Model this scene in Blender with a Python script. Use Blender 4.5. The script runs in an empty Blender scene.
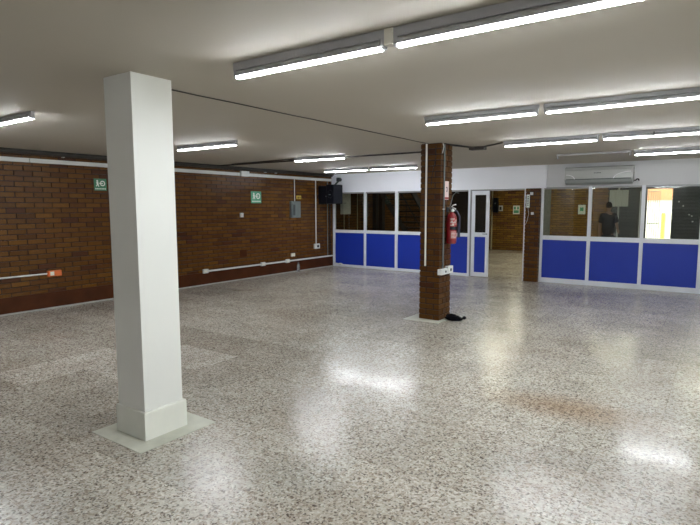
import bpy, bmesh, math, random
from mathutils import Vector, Matrix
random.seed(7)
scene = bpy.context.scene
C = scene.collection
PI = math.pi
# ---------------------------------------------------------------- materials
def mat(name, col, rough=.5, metal=0, spec=.5, emit=None, estr=0, coat=0, trans=0, alpha=1):
    m = bpy.data.materials.new(name); m.use_nodes = True
    b = m.node_tree.nodes['Principled BSDF']
    b.inputs['Base Color'].default_value = (*col, 1)
    b.inputs['Roughness'].default_value = rough
    b.inputs['Metallic'].default_value = metal
    b.inputs['Specular IOR Level'].default_value = spec
    b.inputs['Coat Weight'].default_value = coat
    b.inputs['Transmission Weight'].default_value = trans
    if emit:
        b.inputs['Emission Color'].default_value = (*emit, 1)
        b.inputs['Emission Strength'].default_value = estr
    return m
def N(m, t, **kw):
    n = m.node_tree.nodes.new(t)
    for k, v in kw.items(): setattr(n, k, v)
    return n
def Lk(m, a, b): m.node_tree.links.new(a, b)
def noisy(m, col, amp=.12, scale=3, bump=0, bscale=40, detail=4):
    """slow procedural variation of the base colour, plus optional fine bump"""
    b = m.node_tree.nodes['Principled BSDF']
    tc = N(m, 'ShaderNodeTexCoord')
    n = N(m, 'ShaderNodeTexNoise'); n.inputs['Scale'].default_value = scale; n.inputs['Detail'].default_value = detail
    Lk(m, tc.outputs['Object'], n.inputs['Vector'])
    r = N(m, 'ShaderNodeValToRGB')
    r.color_ramp.elements[0].position = .3; r.color_ramp.elements[1].position = .7
    r.color_ramp.elements[0].color = (*[c*(1-amp) for c in col], 1)
    r.color_ramp.elements[1].color = (*[min(1, c*(1+amp)) for c in col], 1)
    Lk(m, n.outputs['Fac'], r.inputs['Fac']); Lk(m, r.outputs['Color'], b.inputs['Base Color'])
    if bump:
        n2 = N(m, 'ShaderNodeTexNoise'); n2.inputs['Scale'].default_value = bscale; n2.inputs['Detail'].default_value = 3
        Lk(m, tc.outputs['Object'], n2.inputs['Vector'])
        bp = N(m, 'ShaderNodeBump'); bp.inputs['Strength'].default_value = bump; bp.inputs['Distance'].default_value = .01
        Lk(m, n2.outputs['Fac'], bp.inputs['Height']); Lk(m, bp.outputs['Normal'], b.inputs['Normal'])
    return m
def srgb(r, g, b):
    f = lambda c: (c/255/12.92) if c/255 <= .04045 else ((c/255+.055)/1.055)**2.4
    return (f(r), f(g), f(b))
M = {}
def mk(name, col, amp=.06, nscale=3, bump=0, bscale=40, **kw):
    M[name] = noisy(mat(name, col, **kw), col, amp, nscale, bump, bscale)
mk('ceiling_paint', (.50, .463, .40), .03, .5, .15, 5, rough=.75, spec=.3)
mk('white_paint', (.76, .76, .73), .03, 1.2, .12, 9, rough=.5, spec=.4)
mk('plinth_paint', (.74, .74, .68), .05, 5, .1, 20, rough=.4)
mk('soffit_paint', (.88, .89, .96), .02, 1, rough=.5)
mk('ac_wall_paint', (.68, .68, .70), .02, 1, rough=.5)
mk('plain_wall', (.62, .61, .58), .03, 1, rough=.6)
mk('skirting', (.062, .018, .005), .2, 4, .1, 20, rough=.45, spec=.15)
mk('cement', (.36, .36, .33), .15, 9, .1, 60, rough=.6)
mk('pad', (.50, .50, .42), .13, 7, .1, 60, rough=.4)
mk('mortar', (.026, .012, .006), .3, 12, rough=.85)
mk('aluminium', (.78, .80, .86), .03, 4, rough=.38, metal=.1)
mk('aluminium_dull', (.30, .30, .31), .05, 4, rough=.45, metal=.3)
mk('blue_board', (.009, .036, .38), .05, 1.5, rough=.42)
mk('black_plastic', (.004, .005, .010), .2, 20, rough=.4, spec=.3)
mk('black_cloth', (.003, .003, .005), .3, 30, .4, 60, rough=.6, spec=.06)
mk('white_plastic', (.66, .67, .66), .03, 8, rough=.35)
mk('offwhite_plastic', (.80, .78, .69), .05, 8, rough=.4)
mk('grey_metal', (.16, .185, .19), .08, 8, rough=.4, metal=.3)
mk('grey_metal_dark', (.055, .065, .07), .08, 8, rough=.4, metal=.3)
mk('lamp_housing', (.40, .40, .42), .05, 8, rough=.4, metal=.2)
mk('lamp_bracket', (.10, .10, .11), .1, 8, rough=.5)
mk('dark_conduit', (.045, .04, .036), .2, 8, rough=.55)
mk('orange_plastic', (.75, .17, .04), .05, 20, rough=.4)
mk('green_sign', (.045, .20, .10), .05, 12, rough=.3)
mk('green_sign_pale', (.13, .40, .25), .12, 9, rough=.2)  # sign green paled by glare put into the colour; also symbol print
mk('sign_white', (.75, .80, .74), .02, 9, rough=.4)
mk('yellow_sticker', (.52, .38, .05), .1, 30, rough=.5)
mk('red_enamel', (.20, .006, .012), .08, 12, rough=.28, coat=.4)
mk('red_print', (.30, .03, .03), .1, 12, rough=.4)
mk('pink_paper', (.70, .56, .55), .04, 12, rough=.5)
mk('label_paper', (.50, .44, .42), .2, 60, rough=.5)
mk('blue_rubber', (.008, .010, .035), .1, 20, rough=.5)
mk('ac_plastic', (.50, .51, .50), .02, 3, rough=.22, coat=.4)
mk('ac_vane', (.30, .32, .31), .05, 6, rough=.4)
mk('glint_handle_white', (.88, .88, .9), .01, 3, rough=.2)  # white of the painted casing glints; also the extinguisher handle
mk('black_steel', (.010, .009, .009), .2, 8, rough=.5)
mk('dark_board', (.016, .010, .009), .2, 3, rough=.45)
mk('stair_steel', (.012, .011, .012), .2, 8, rough=.5)
mk('shutter_steel', (.030, .034, .042), .12, 3, rough=.45, metal=.3)
mk('skin', (.40, .22, .15), .05, 12, rough=.5)
mk('hair', (.008, .006, .006), .2, 60, rough=.8, spec=.1)
mk('shirt', (.004, .004, .008), .2, 12, rough=.9, spec=.05)
mk('trousers', (.006, .007, .012), .2, 12, rough=.9, spec=.05)
mk('shoe', (.02, .02, .02), .2, 12, rough=.5)
mk('whiteboard', (.82, .88, .88), .02, 3, rough=.3)
mk('orange_facade', (.32, .15, .06), .1, 1, rough=.8)
mk('yellow_paint', (.75, .62, .04), .05, 3, rough=.5)
mk('cream_facade', (.45, .44, .36), .04, 1, rough=.8)
mk('pavement', (.55, .54, .50), .1, 3, rough=.8)
mk('bottle_plastic', (.75, .80, .82), .02, 3, rough=.12, trans=.75)
mk('gate_steel', (.10, .12, .08), .05, 6, rough=.5)
mk('cream_wood', (.42, .36, .22), .08, 6, rough=.5)
M['tube'] = mat('tube', (.9, .9, .9), emit=(.90, .95, 1.0), estr=30)
M['tube_back'] = mat('tube_back', (.9, .9, .9), emit=(1.0, .98, .74), estr=46)
M['tube_off'] = mat('tube_off', (.55, .56, .58), rough=.3)

# glass panes: clear, thin, reflecting at grazing angles
g = bpy.data.materials.new('pane_glass'); g.use_nodes = True; nt = g.node_tree; nt.nodes.clear()
o = nt.nodes.new('ShaderNodeOutputMaterial'); mx = nt.nodes.new('ShaderNodeMixShader')
tr = nt.nodes.new('ShaderNodeBsdfTransparent'); tr.inputs['Color'].default_value = (.80, .83, .82, 1)
gl = nt.nodes.new('ShaderNodeBsdfGlossy'); gl.inputs['Roughness'].default_value = .03; gl.inputs['Color'].default_value = (.9, .9, .9, 1)
fr = nt.nodes.new('ShaderNodeFresnel'); fr.inputs['IOR'].default_value = 1.45
nt.links.new(fr.outputs[0], mx.inputs[0]); nt.links.new(tr.outputs[0], mx.inputs[1]); nt.links.new(gl.outputs[0], mx.inputs[2])
nt.links.new(mx.outputs[0], o.inputs[0]); M['glass'] = g

# varnished brick: colour per brick comes from an attribute
def brick_material(name, rough, dull):
    m = mat(name, (.1, .04, .02), rough=rough, coat=.0, spec=.16); M[name] = m
    b = m.node_tree.nodes['Principled BSDF']; b.inputs['Coat Roughness'].default_value = .25
    at = N(m, 'ShaderNodeAttribute'); at.attribute_name = 'brick_tone'
    tc = N(m, 'ShaderNodeTexCoord')
    n = N(m, 'ShaderNodeTexNoise'); n.inputs['Scale'].default_value = 38; n.inputs['Detail'].default_value = 4
    Lk(m, tc.outputs['Object'], n.inputs['Vector'])
    r = N(m, 'ShaderNodeMapRange'); r.inputs['To Min'].default_value = .7*dull; r.inputs['To Max'].default_value = 1.3*dull
    Lk(m, n.outputs['Fac'], r.inputs['Value'])
    vm = N(m, 'ShaderNodeVectorMath', operation='SCALE')
    Lk(m, at.outputs['Color'], vm.inputs[0]); Lk(m, r.outputs['Result'], vm.inputs['Scale'])
    Lk(m, vm.outputs['Vector'], b.inputs['Base Color'])
    bp = N(m, 'ShaderNodeBump'); bp.inputs['Strength'].default_value = .25; bp.inputs['Distance'].default_value = .004
    Lk(m, n.outputs['Fac'], bp.inputs['Height']); Lk(m, bp.outputs['Normal'], b.inputs['Normal'])
brick_material('brick', .30, 1.0)
brick_material('brick_column', .38, .72)
brick_material('brick_dark', .32, .85)

# terrazzo floor
m = mat('terrazzo', (.4, .38, .33), rough=.2); M['terrazzo'] = m
b = m.node_tree.nodes['Principled BSDF']
tc = N(m, 'ShaderNodeTexCoord'); OV = tc.outputs['Object']
def mixc(fac, a, bb, mode='MIX', f=None):
    n = N(m, 'ShaderNodeMix', data_type='RGBA', blend_type=mode)
    if fac is not None: Lk(m, fac, n.inputs['Factor'])
    else: n.inputs['Factor'].default_value = f
    for s, v in ((n.inputs['A'], a), (n.inputs['B'], bb)):
        if isinstance(v, tuple): s.default_value = (*v, 1)
        else: Lk(m, v, s)
    return n.outputs['Result']
def vor(scale):
    v = N(m, 'ShaderNodeTexVoronoi'); v.inputs['Scale'].default_value = scale; v.inputs['Randomness'].default_value = 1
    Lk(m, OV, v.inputs['Vector']); return v
def ramp(src, stops, interp='LINEAR'):
    r = N(m, 'ShaderNodeValToRGB'); r.color_ramp.interpolation = interp
    e = r.color_ramp.elements
    e[0].position, e[0].color = stops[0][0], (*stops[0][1], 1); e[1].position, e[1].color = stops[1][0], (*stops[1][1], 1)
    for p, c in stops[2:]:
        x = e.new(p); x.color = (*c, 1)
    Lk(m, src, r.inputs['Fac']); return r.outputs['Color']
def sepr(col):
    s = N(m, 'ShaderNodeSeparateColor'); Lk(m, col, s.inputs[0]); return s.outputs[0]
v1 = vor(88)
chips = ramp(sepr(v1.outputs['Color']), [(0, (.03, .02, .018)), (.11, (.14, .10, .075)), (.20, (.33, .28, .225)), (.36, (.55, .52, .46)), (.72, (.52, .495, .44)), (.88, (.76, .73, .67))], 'CONSTANT')
v2 = vor(48)
fine = ramp(sepr(v2.outputs['Color']), [(0, (.24, .20, .165)), (.16, (.40, .35, .29)), (.4, (.48, .455, .40)), (.85, (.58, .555, .50))], 'CONSTANT')
base = mixc(None, chips, fine, f=.40)
# tiles of 30 cm: each a slightly different batch
br = N(m, 'ShaderNodeTexBrick'); br.offset = 0; br.squash = 1
br.inputs['Scale'].default_value = 1; br.inputs['Brick Width'].default_value = .3; br.inputs['Row Height'].default_value = .3
br.inputs['Mortar Size'].default_value = .0022; br.inputs['Mortar Smooth'].default_value = .3; br.inputs['Bias'].default_value = 0
br.inputs['Color1'].default_value = (.90, .90, .90, 1); br.inputs['Color2'].default_value = (1.06, 1.05, 1.05, 1); br.inputs['Mortar'].default_value = (.62, .58, .52, 1)
Lk(m, OV, br.inputs['Vector'])
base = mixc(None, base, br.outputs['Color'], 'MULTIPLY', .9)
# batches laid together, then wear
bb = N(m, 'ShaderNodeTexBrick'); bb.offset = .4; bb.inputs['Scale'].default_value = 1
bb.inputs['Brick Width'].default_value = 1.5; bb.inputs['Row Height'].default_value = .9; bb.inputs['Mortar Size'].default_value = 0
bb.inputs['Color1'].default_value = (.80, .785, .77, 1); bb.inputs['Color2'].default_value = (1.05, 1.05, 1.05, 1)
Lk(m, OV, bb.inputs['Vector'])
base = mixc(None, base, bb.outputs['Color'], 'MULTIPLY', .75)
nz = N(m, 'ShaderNodeTexNoise'); nz.inputs['Scale'].default_value = .7; nz.inputs['Detail'].default_value = 5; nz.inputs['Roughness'].default_value = .6
Lk(m, OV, nz.inputs['Vector'])
wear = ramp(nz.outputs['Fac'], [(.32, (.80, .75, .70)), (.5, (.98, .97, .95)), (.68, (1.08, 1.07, 1.05))])
base = mixc(None, base, wear, 'MULTIPLY', .8)
def blob(cx, cy, sx, sy, r0, r1):
    mp = N(m, 'ShaderNodeMapping'); mp.inputs['Location'].default_value = (-cx/sx, -cy/sy, 0); mp.inputs['Scale'].default_value = (1/sx, 1/sy, 0)
    Lk(m, OV, mp.inputs['Vector'])
    ln = N(m, 'ShaderNodeVectorMath', operation='LENGTH'); Lk(m, mp.outputs[0], ln.inputs[0])
    mr = N(m, 'ShaderNodeMapRange'); mr.inputs['From Min'].default_value = r0; mr.inputs['From Max'].default_value = r1
    mr.inputs['To Min'].default_value = 1; mr.inputs['To Max'].default_value = 0; Lk(m, ln.outputs['Value'], mr.inputs['Value'])
    return mr.outputs['Result']
base = mixc(blob(-.95, 4.35, .6, .28, .2, 1.3), base, mixc(None, base, (.80, .66, .55), 'MULTIPLY', 1.), 'MIX')
base = mixc(blob(-2.0, 2.3, .35, .25, .2, 1.2), base, mixc(None, base, (.82, .84, .84), 'MULTIPLY', 1.), 'MIX')
def rect(x0, x1, y0, y1):   # a patch of relaid tiles
    s = N(m, 'ShaderNodeSeparateXYZ'); Lk(m, OV, s.inputs[0])
    res = None
    for out, lo, hi in ((s.outputs[0], x0, x1), (s.outputs[1], y0, y1)):
        for op, v in (('GREATER_THAN', lo), ('LESS_THAN', hi)):
            q = N(m, 'ShaderNodeMath', operation=op); Lk(m, out, q.inputs[0]); q.inputs[1].default_value = v
            if res is None: res = q.outputs[0]
            else:
                w = N(m, 'ShaderNodeMath', operation='MULTIPLY'); Lk(m, res, w.inputs[0]); Lk(m, q.outputs[0], w.inputs[1]); res = w.outputs[0]
    return res
for (x0, x1, y0, y1) in ((-5.1, -4.2, 3.3, 3.9), (-5.1, -4.2, 2.7, 3.0), (-5.7, -5.1, 2.1, 3.3)):
    base = mixc(rect(x0, x1, y0, y1), base, mixc(None, base, (1.34, 1.36, 1.40), 'MULTIPLY', 1.), 'MIX')
Lk(m, base, b.inputs['Base Color'])
n3 = N(m, 'ShaderNodeTexNoise'); n3.inputs['Scale'].default_value = 1.1; n3.inputs['Detail'].default_value = 5
Lk(m, OV, n3.inputs['Vector'])
mr = N(m, 'ShaderNodeMapRange'); mr.inputs['To Min'].default_value = .20; mr.inputs['To Max'].default_value = .268
Lk(m, n3.outputs['Fac'], mr.inputs['Value'])
rr_ = mr.outputs['Result']      # the floor is better polished where feet have passed most
for bx_ in (blob(-2.6, 4.07, .62, .22, .5, 1.2), blob(-.35, 3.85, .5, .2, .4, 1.2)):
    q = N(m, 'ShaderNodeMath', operation='MULTIPLY_ADD'); Lk(m, bx_, q.inputs[0]); q.inputs[1].default_value = -.30; q.inputs[2].default_value = 1
    q2 = N(m, 'ShaderNodeMath', operation='MULTIPLY'); Lk(m, rr_, q2.inputs[0]); Lk(m, q.outputs[0], q2.inputs[1]); rr_ = q2.outputs[0]
Lk(m, rr_, b.inputs['Roughness'])
n4 = N(m, 'ShaderNodeTexNoise'); n4.inputs['Scale'].default_value = 9; n4.inputs['Detail'].default_value = 2
Lk(m, OV, n4.inputs['Vector'])
bp = N(m, 'ShaderNodeBump'); bp.inputs['Strength'].default_value = .035; bp.inputs['Distance'].default_value = .01
Lk(m, n4.outputs['Fac'], bp.inputs['Height']); Lk(m, bp.outputs['Normal'], b.inputs['Normal'])

# roller shutter: fine horizontal slats
def slat_bump(m, scale, strength=.6):
    b = m.node_tree.nodes['Principled BSDF']; tc = N(m, 'ShaderNodeTexCoord')
    w = N(m, 'ShaderNodeTexWave'); w.bands_direction = 'Z'; w.inputs['Scale'].default_value = scale
    Lk(m, tc.outputs['Object'], w.inputs['Vector'])
    bp = N(m, 'ShaderNodeBump'); bp.inputs['Strength'].default_value = strength; bp.inputs['Distance'].default_value = .01
    Lk(m, w.outputs['Fac'], bp.inputs['Height']); Lk(m, bp.outputs['Normal'], b.inputs['Normal'])
slat_bump(M['shutter_steel'], 3)

# ---------------------------------------------------------------- mesh helpers
def link(o, parent=None, loc=None):
    C.objects.link(o)
    if parent: o.parent = parent
    return o
class MB:
    def __init__(s): s.bm = bmesh.new(); s.tone = []
    def box(s, x0, x1, y0, y1, z0, z1, bev=0, tone=None, mtx=None):
        r = bmesh.ops.create_cube(s.bm, size=1)
        vs = r['verts']
        for v in vs: v.co = Vector(((x0+x1)/2+v.co.x*(x1-x0), (y0+y1)/2+v.co.y*(y1-y0), (z0+z1)/2+v.co.z*(z1-z0)))
        if mtx: bmesh.ops.transform(s.bm, matrix=mtx, verts=vs)
        if bev:
            es = list({e for v in vs for e in v.link_edges})
            bmesh.ops.bevel(s.bm, geom=es, offset=bev, segments=2, profile=.5, affect='EDGES')
        return s
    def cyl(s, a, b, r, r2=None, n=16, caps=True):
        a, b = Vector(a), Vector(b); d = b-a
        q = d.to_track_quat('Z', 'Y').to_matrix().to_4x4(); q.translation = (a+b)/2
        bmesh.ops.create_cone(s.bm, cap_ends=caps, segments=n, radius1=r, radius2=r if r2 is None else r2, depth=d.length, matrix=q)
        return s
    def tube(s, pts, r, n=8):
        pts = [Vector(p) for p in pts]; rings = []
        for i, p in enumerate(pts):
            t = (pts[min(i+1, len(pts)-1)]-pts[max(i-1, 0)]).normalized()
            u = t.cross(Vector((.13, .21, .97))).normalized(); w = t.cross(u)
            rr = r[i] if isinstance(r, (list, tuple)) else r
            rings.append([s.bm.verts.new(p+(u*math.cos(2*PI*k/n)+w*math.sin(2*PI*k/n))*rr) for k in range(n)])
        for a, b in zip(rings, rings[1:]):
            for k in range(n): s.bm.faces.new((a[k], a[(k+1) % n], b[(k+1) % n], b[k]))
        s.bm.faces.new(rings[0]); s.bm.faces.new(rings[-1][::-1])
        return s
    def lathe(s, c, prof, n=24):
        c = Vector(c); rings = []
        for r, z in prof: rings.append([s.bm.verts.new(c+Vector((r*math.cos(2*PI*k/n), r*math.sin(2*PI*k/n), z))) for k in range(n)])
        for a, b in zip(rings, rings[1:]):
            for k in range(n): s.bm.faces.new((a[k], a[(k+1) % n], b[(k+1) % n], b[k]))
        s.bm.faces.new(rings[0][::-1]); s.bm.faces.new(rings[-1])
        return s
    def prism(s, pts, axis, a0, a1):
        """outline (list of 2D points) pushed along an axis: 'x' -> (y,z); 'y' -> (x,z); 'z' -> (x,y)"""
        def P(p, a): return {'x': (a, p[0], p[1]), 'y': (p[0], a, p[1]), 'z': (p[0], p[1], a)}[axis]
        A = [s.bm.verts.new(P(p, a0)) for p in pts]; B = [s.bm.verts.new(P(p, a1)) for p in pts]
        n = len(pts)
        s.bm.faces.new(A); s.bm.faces.new(B[::-1])
        for k in range(n): s.bm.faces.new((A[k], B[k], B[(k+1) % n], A[(k+1) % n]))
        return s
    def sphere(s, c, r, sc=(1, 1, 1), n=16):
        mt = Matrix.Translation(c) @ Matrix.Diagonal((*sc, 1))
        bmesh.ops.create_uvsphere(s.bm, u_segments=n, v_segments=n//2+2, radius=r, matrix=mt); return s
    def build(s, name, mt, parent=None, smooth=False, origin=None):
        bmesh.ops.recalc_face_normals(s.bm, faces=s.bm.faces)
        me = bpy.data.meshes.new(name)
        if origin is None and parent is None:
            xs = [v.co for v in s.bm.verts]
            origin = Vector(((min(c.x for c in xs)+max(c.x for c in xs))/2, (min(c.y for c in xs)+max(c.y for c in xs))/2, min(c.z for c in xs)))
        if origin is not None:
            bmesh.ops.translate(s.bm, verts=s.bm.verts, vec=-Vector(origin))
        s.bm.to_mesh(me); s.bm.free()
        me.materials.append(M[mt])
        o = bpy.data.objects.new(name, me)
        if origin is not None: o.location = origin
        if smooth:
            for p in me.polygons: p.use_smooth = True
            me.set_sharp_from_angle(angle=math.radians(40))
        if parent is not None:
            o.parent = parent
            o.location = Vector(o.location)-world_loc(parent)
        C.objects.link(o)
        return o
def world_loc(o):
    v = Vector((0, 0, 0))
    while o is not None: v += Vector(o.location); o = o.parent
    return v
def tag(o, label, cat=None, group=None):
    o['label'] = label
    if cat: o['category'] = cat
    if group: o['group'] = group
    return o
def thing(name, label, cat, loc, group=None):
    o = bpy.data.objects.new(name, None); o.location = loc; o.empty_display_size = .1
    C.objects.link(o); return tag(o, label, cat, group)
def struct(mb, name, mt):
    o = mb.build(name, mt, origin=(0, 0, 0)); o['kind'] = 'structure'; return o
def part(mb, name, mt, root, smooth=False, label=None):
    """mesh given in world coordinates, stored about its parent's origin"""
    o = mb.build(name, mt, root, smooth=smooth, origin=tuple(world_loc(root)))
    if label: o['label'] = label
    return o

# ---------------------------------------------------------------- brick
TONE = [1, 1, 1]
def tone():
    h = random.random()
    if h < .55: c = (.118, .048, .009)
    elif h < .82: c = (.098, .038, .009)
    elif h < .93: c = (.138, .058, .010)
    else: c = (.075, .027, .011)
    k = random.uniform(.85, 1.15)
    return tuple(x*k*q for x, q in zip(c, TONE))
def brick_mesh(name, mt, boxes, parent=None, origin=(0, 0, 0)):
    """boxes: (centre, half sizes, small tilt) -> one mesh with a tone per brick"""
    vs, fs, cols = [], [], []
    for c, h, tilt in boxes:
        b0 = len(vs); R = Matrix.Rotation(tilt[0], 3, 'X') @ Matrix.Rotation(tilt[1], 3, 'Y') @ Matrix.Rotation(tilt[2], 3, 'Z')
        for sx in (-1, 1):
            for sy in (-1, 1):
                for sz in (-1, 1):
                    vs.append(tuple(Vector(c)+R @ Vector((sx*h[0], sy*h[1], sz*h[2]))-Vector(origin)))
        for f in ((0, 1, 3, 2), (4, 6, 7, 5), (0, 4, 5, 1), (2, 3, 7, 6), (0, 2, 6, 4), (1, 5, 7, 3)): fs.append([b0+i for i in f])
        cols.append(tone())
    me = bpy.data.meshes.new(name); me.from_pydata(vs, [], fs)
    at = me.attributes.new('brick_tone', 'FLOAT_COLOR', 'FACE')
    for i, c in enumerate(cols):
        for k in range(6): at.data[i*6+k].color = (*c, 1)
    me.materials.append(M[mt])
    o = bpy.data.objects.new(name, me); C.objects.link(o)
    if parent is not None: o.parent = parent; o.location = Vector(origin)-world_loc(parent)
    else: o.location = origin
    return o
CH, BL, J = .0797, .268, .015
H = 2.47
def wall_bricks(axis, plane, u0, u1, z0, z1, sgn):
    out = []; n = int(round((z1-z0)/CH))
    for r in range(n):
        z = z0+(r+.5)*CH; u = u0-(BL/2 if r % 2 else 0)
        while u < u1:
            a, bq = max(u, u0), min(u+BL, u1); u += BL
            if bq-a < .03: continue
            hu = (bq-a-J)/2; t = .006
            tl = (random.gauss(0, .014), random.gauss(0, .02), random.gauss(0, .02))
            d = random.uniform(-.001, .002)
            if axis == 'x': out.append(((plane-sgn*(t-d), (a+bq)/2, z), (t, hu, (CH-J)/2), (0, tl[0], tl[1]*.4)))
            else: out.append((((a+bq)/2, plane-sgn*(t-d), z), (hu, t, (CH-J)/2), (tl[0], 0, tl[1]*.4)))
    return out
XL, YP, YB = -8.72, 11.62, 19.5
XR, YN = 4.45, -3.0
# the left wall: brick faces standing proud of dark mortar
w = struct(MB().box(XL-.25, XL-.009, YN-.2, YB+.2, 0, H), 'wall_left', 'mortar')
o = brick_mesh('brick_facing', 'brick', wall_bricks('x', XL, YN, YB, 0, H, 1), w)
w = struct(MB().box(XL, -3.20, YB+.009, YB+.25, 0, H), 'wall_back', 'mortar')
TONE[:] = [1.9, 2.5, 3.4]     # the far wall is of a paler, ochre brick
brick_mesh('brick_facing', 'brick', wall_bricks('y', YB, XL, -3.20, 0, H, -1), w)
TONE[:] = [1, 1, 1]
# shell
struct(MB().box(XL-.25, XR+.2, YN-.2, YB+.25, -.12, 0), 'floor', 'terrazzo')
struct(MB().box(XL-.25, XR+.2, YN-.2, YB+.25, H, H+.15), 'ceiling', 'ceiling_paint')
struct(MB().box(XL-.25, XR+.2, YN-.2, YN, 0, H), 'wall_front', 'plain_wall')
wr = MB().box(XR, XR+.2, YN, YB+.25, 0, .90).box(XR, XR+.2, YN, YB+.25, 2.38, H)
wins = [(-.1, 2.1), (2.4, 4.6), (4.9, 7.1), (7.4, 9.6)]
edges = [YN]+[v for w_ in wins for v in w_]+[YB+.25]
for k in range(0, len(edges), 2): wr.box(XR, XR+.2, edges[k], edges[k+1], .90, 2.38)
struct(wr, 'wall_right', 'plain_wall')
for k, (a, bq) in enumerate(wins):      # windows on the right, outside the photograph: they let the daylight in
    wn = struct(MB().box(XR+.05, XR+.10, a, a+.04, .90, 2.38).box(XR+.05, XR+.10, bq-.04, bq, .90, 2.38).box(XR+.05, XR+.10, a+.04, bq-.04, .90, .94).box(XR+.05, XR+.10, a+.04, bq-.04, 2.34, 2.38).box(XR+.05, XR+.10, (a+bq)/2-.02, (a+bq)/2+.02, .94, 2.34), 'window_%d' % (k+1), 'aluminium')
    part(MB().box(XR+.072, XR+.078, a+.04, bq-.04, .94, 2.34), 'glass_pane', 'glass', wn)
# skirting band and the cement line at its foot, along the left wall of the room
struct(MB().box(XL, XL+.022, YN, YP-.04, .022, .262), 'baseboard_left', 'skirting')
struct(MB().box(XL, XL+.038, YN, YP-.04, 0, .022), 'trim_1', 'cement')
# wall over the partition
struct(MB().box(XL, -3.10, YP-.05, YP+.10, 1.985, H), 'wall_above_partition', 'soffit_paint')
struct(MB().box(-3.10, XR, YP-.005, YP+.10, 2.0, H), 'wall_above_counter', 'ac_wall_paint')
# far walls behind the partition
struct(MB().box(-6.95, -5.64, 15.0, 15.1, 0, H), 'wall_corridor', 'dark_board')
struct(MB().box(-3.27, -3.17, YP+.10, 12.25, 0, H), 'wall_return', 'cement')
# ---------------------------------------------------------------- columns
c = thing('painted_column', 'white painted square column with a low plinth in the foreground', 'column', (-3.32, 2.25, 0))
mb = MB().box(-3.494, -3.182, 2.082, 2.392, .17, H)
part(mb, 'shaft', 'white_paint', c)
mb = MB()
mb.prism([(-3.502, 2.066), (-3.162, 2.066), (-3.162, 2.412), (-3.502, 2.412)], 'z', .003, .20)
bv = [e for e in mb.bm.edges if all(v.co.z > .195 for v in e.verts)]
bmesh.ops.bevel(mb.bm, geom=bv, offset=.008, segments=3, profile=.5, affect='EDGES')
part(mb, 'plinth', 'plinth_paint', c)
struct(MB().box(-3.62, -3.03, 1.94, 2.57, -.01, .0035), 'trim_2', 'pad')
struct(MB().box(-3.70, -3.15, 6.60, 7.20, -.01, .0035), 'trim_3', 'pad')
def brick_column(name, label, x0, x1, y0, y1, z1, mt):
    c = thing(name, label, 'column', ((x0+x1)/2, (y0+y1)/2, 0))
    part(MB().box(x0+.009, x1-.009, y0+.009, y1-.009, .002, z1), 'mortar_core', 'mortar', c)
    boxes = []; n = int(round(z1/.0772)); ch = z1/n
    for r in range(n):
        z = (r+.5)*ch; g_ = J/2
        if r % 2:
            xs = [x0, x0+(x1-x0)*.34, x1]; ys = [y0, y0+(y1-y0)*.34, y0+(y1-y0)*.68, y1]
        else:
            xs = [x0, x0+(x1-x0)*.72, x1]; ys = [y0, y0+(y1-y0)*.55, y1]
        for i in range(len(xs)-1):
            for k in range(len(ys)-1):
                a0, a1, b0, b1 = xs[i], xs[i+1], ys[k], ys[k+1]
                if x0 < a0 and a1 < x1 and y0 < b0 and b1 < y1: continue
                a0 += g_*(i > 0); a1 -= g_*(i < len(xs)-2); b0 += g_*(k > 0); b1 -= g_*(k < len(ys)-2)
                d = random.uniform(0, .0025)
                boxes.append((((a0+a1)/2, (b0+b1)/2, z), ((a1-a0)/2-d, (b1-b0)/2-d, (ch-J)/2), (0, 0, random.gauss(0, .005))))
    brick_mesh('brick_facing', mt, boxes, c, origin=tuple(c.location))
    return c
brick_column('brick_column', 'free-standing square brick column carrying a red fire extinguisher', -3.53, -3.22, 6.76, 7.13, H, 'brick_column')
brick_column('brick_pillar', 'dark brick pillar set in the partition right of the open doorway', -3.50, -3.205, YP-.12, YP+.08, 1.985, 'brick_dark')

# ---------------------------------------------------------------- glazed partitions
def frame(mb, x0, x1, z0, z1, y0=YP-.03, y1=YP+.03): mb.box(x0, x1, y0, y1, z0, z1, bev=.003)
def partition(label, x_posts, ends, rail, top, bottom, lowz, rail_mat='aluminium'):
    """x_posts: (centre, width) of the uprights"""
    xa, xb = ends
    t = thing('glazed_partition', label, 'partition', ((xa+xb)/2, YP, 0))
    for xc, wd in x_posts:
        mb = MB(); frame(mb, xc-wd/2, xc+wd/2, 0, top); part(mb, 'upright', 'aluminium', t)
    for k in range(len(x_posts)-1):
        a = x_posts[k][0]+x_posts[k][1]/2; bq = x_posts[k+1][0]-x_posts[k+1][1]/2
        mb = MB(); frame(mb, a, bq, rail[0], rail[1], YP-.035, YP+.035); part(mb, 'sill_rail', 'aluminium', t)
        mb = MB(); frame(mb, a, bq, top-.035, top, YP-.025, YP+.025); part(mb, 'head_rail', 'aluminium_dull', t)
        mb = MB(); frame(mb, a, bq, bottom, lowz, YP-.028, YP+.028); part(mb, 'bottom_rail', rail_mat, t)
        part(MB().box(a, bq, YP-.008, YP+.008, lowz, rail[0]), 'blue_panel', 'blue_board', t)
        part(MB().box(a, bq, YP-.003, YP+.003, rail[1], top-.035), 'glass_pane', 'glass', t)
    return t
partition('glazed partition with blue lower panels left of the doorway, below the loudspeaker',
          [(-8.665, .07), (-7.66, .065), (-6.72, .075), (-5.77, .07), (-4.80, .055)], (-8.7, -4.78), (.915, .995), 1.985, 0, .065, 'aluminium')
partition('long glazed partition with blue lower panels right of the brick pillar, under the air conditioner',
          [(-3.175, .055), (-2.24, .065), (-1.295, .065), (-.335, .065), (.63, .065), (1.58, .065), (2.53, .065), (3.48, .065), (4.41, .06)], (-3.20, 4.44), (.905, .995), 2.0, 0, .10)
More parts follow.
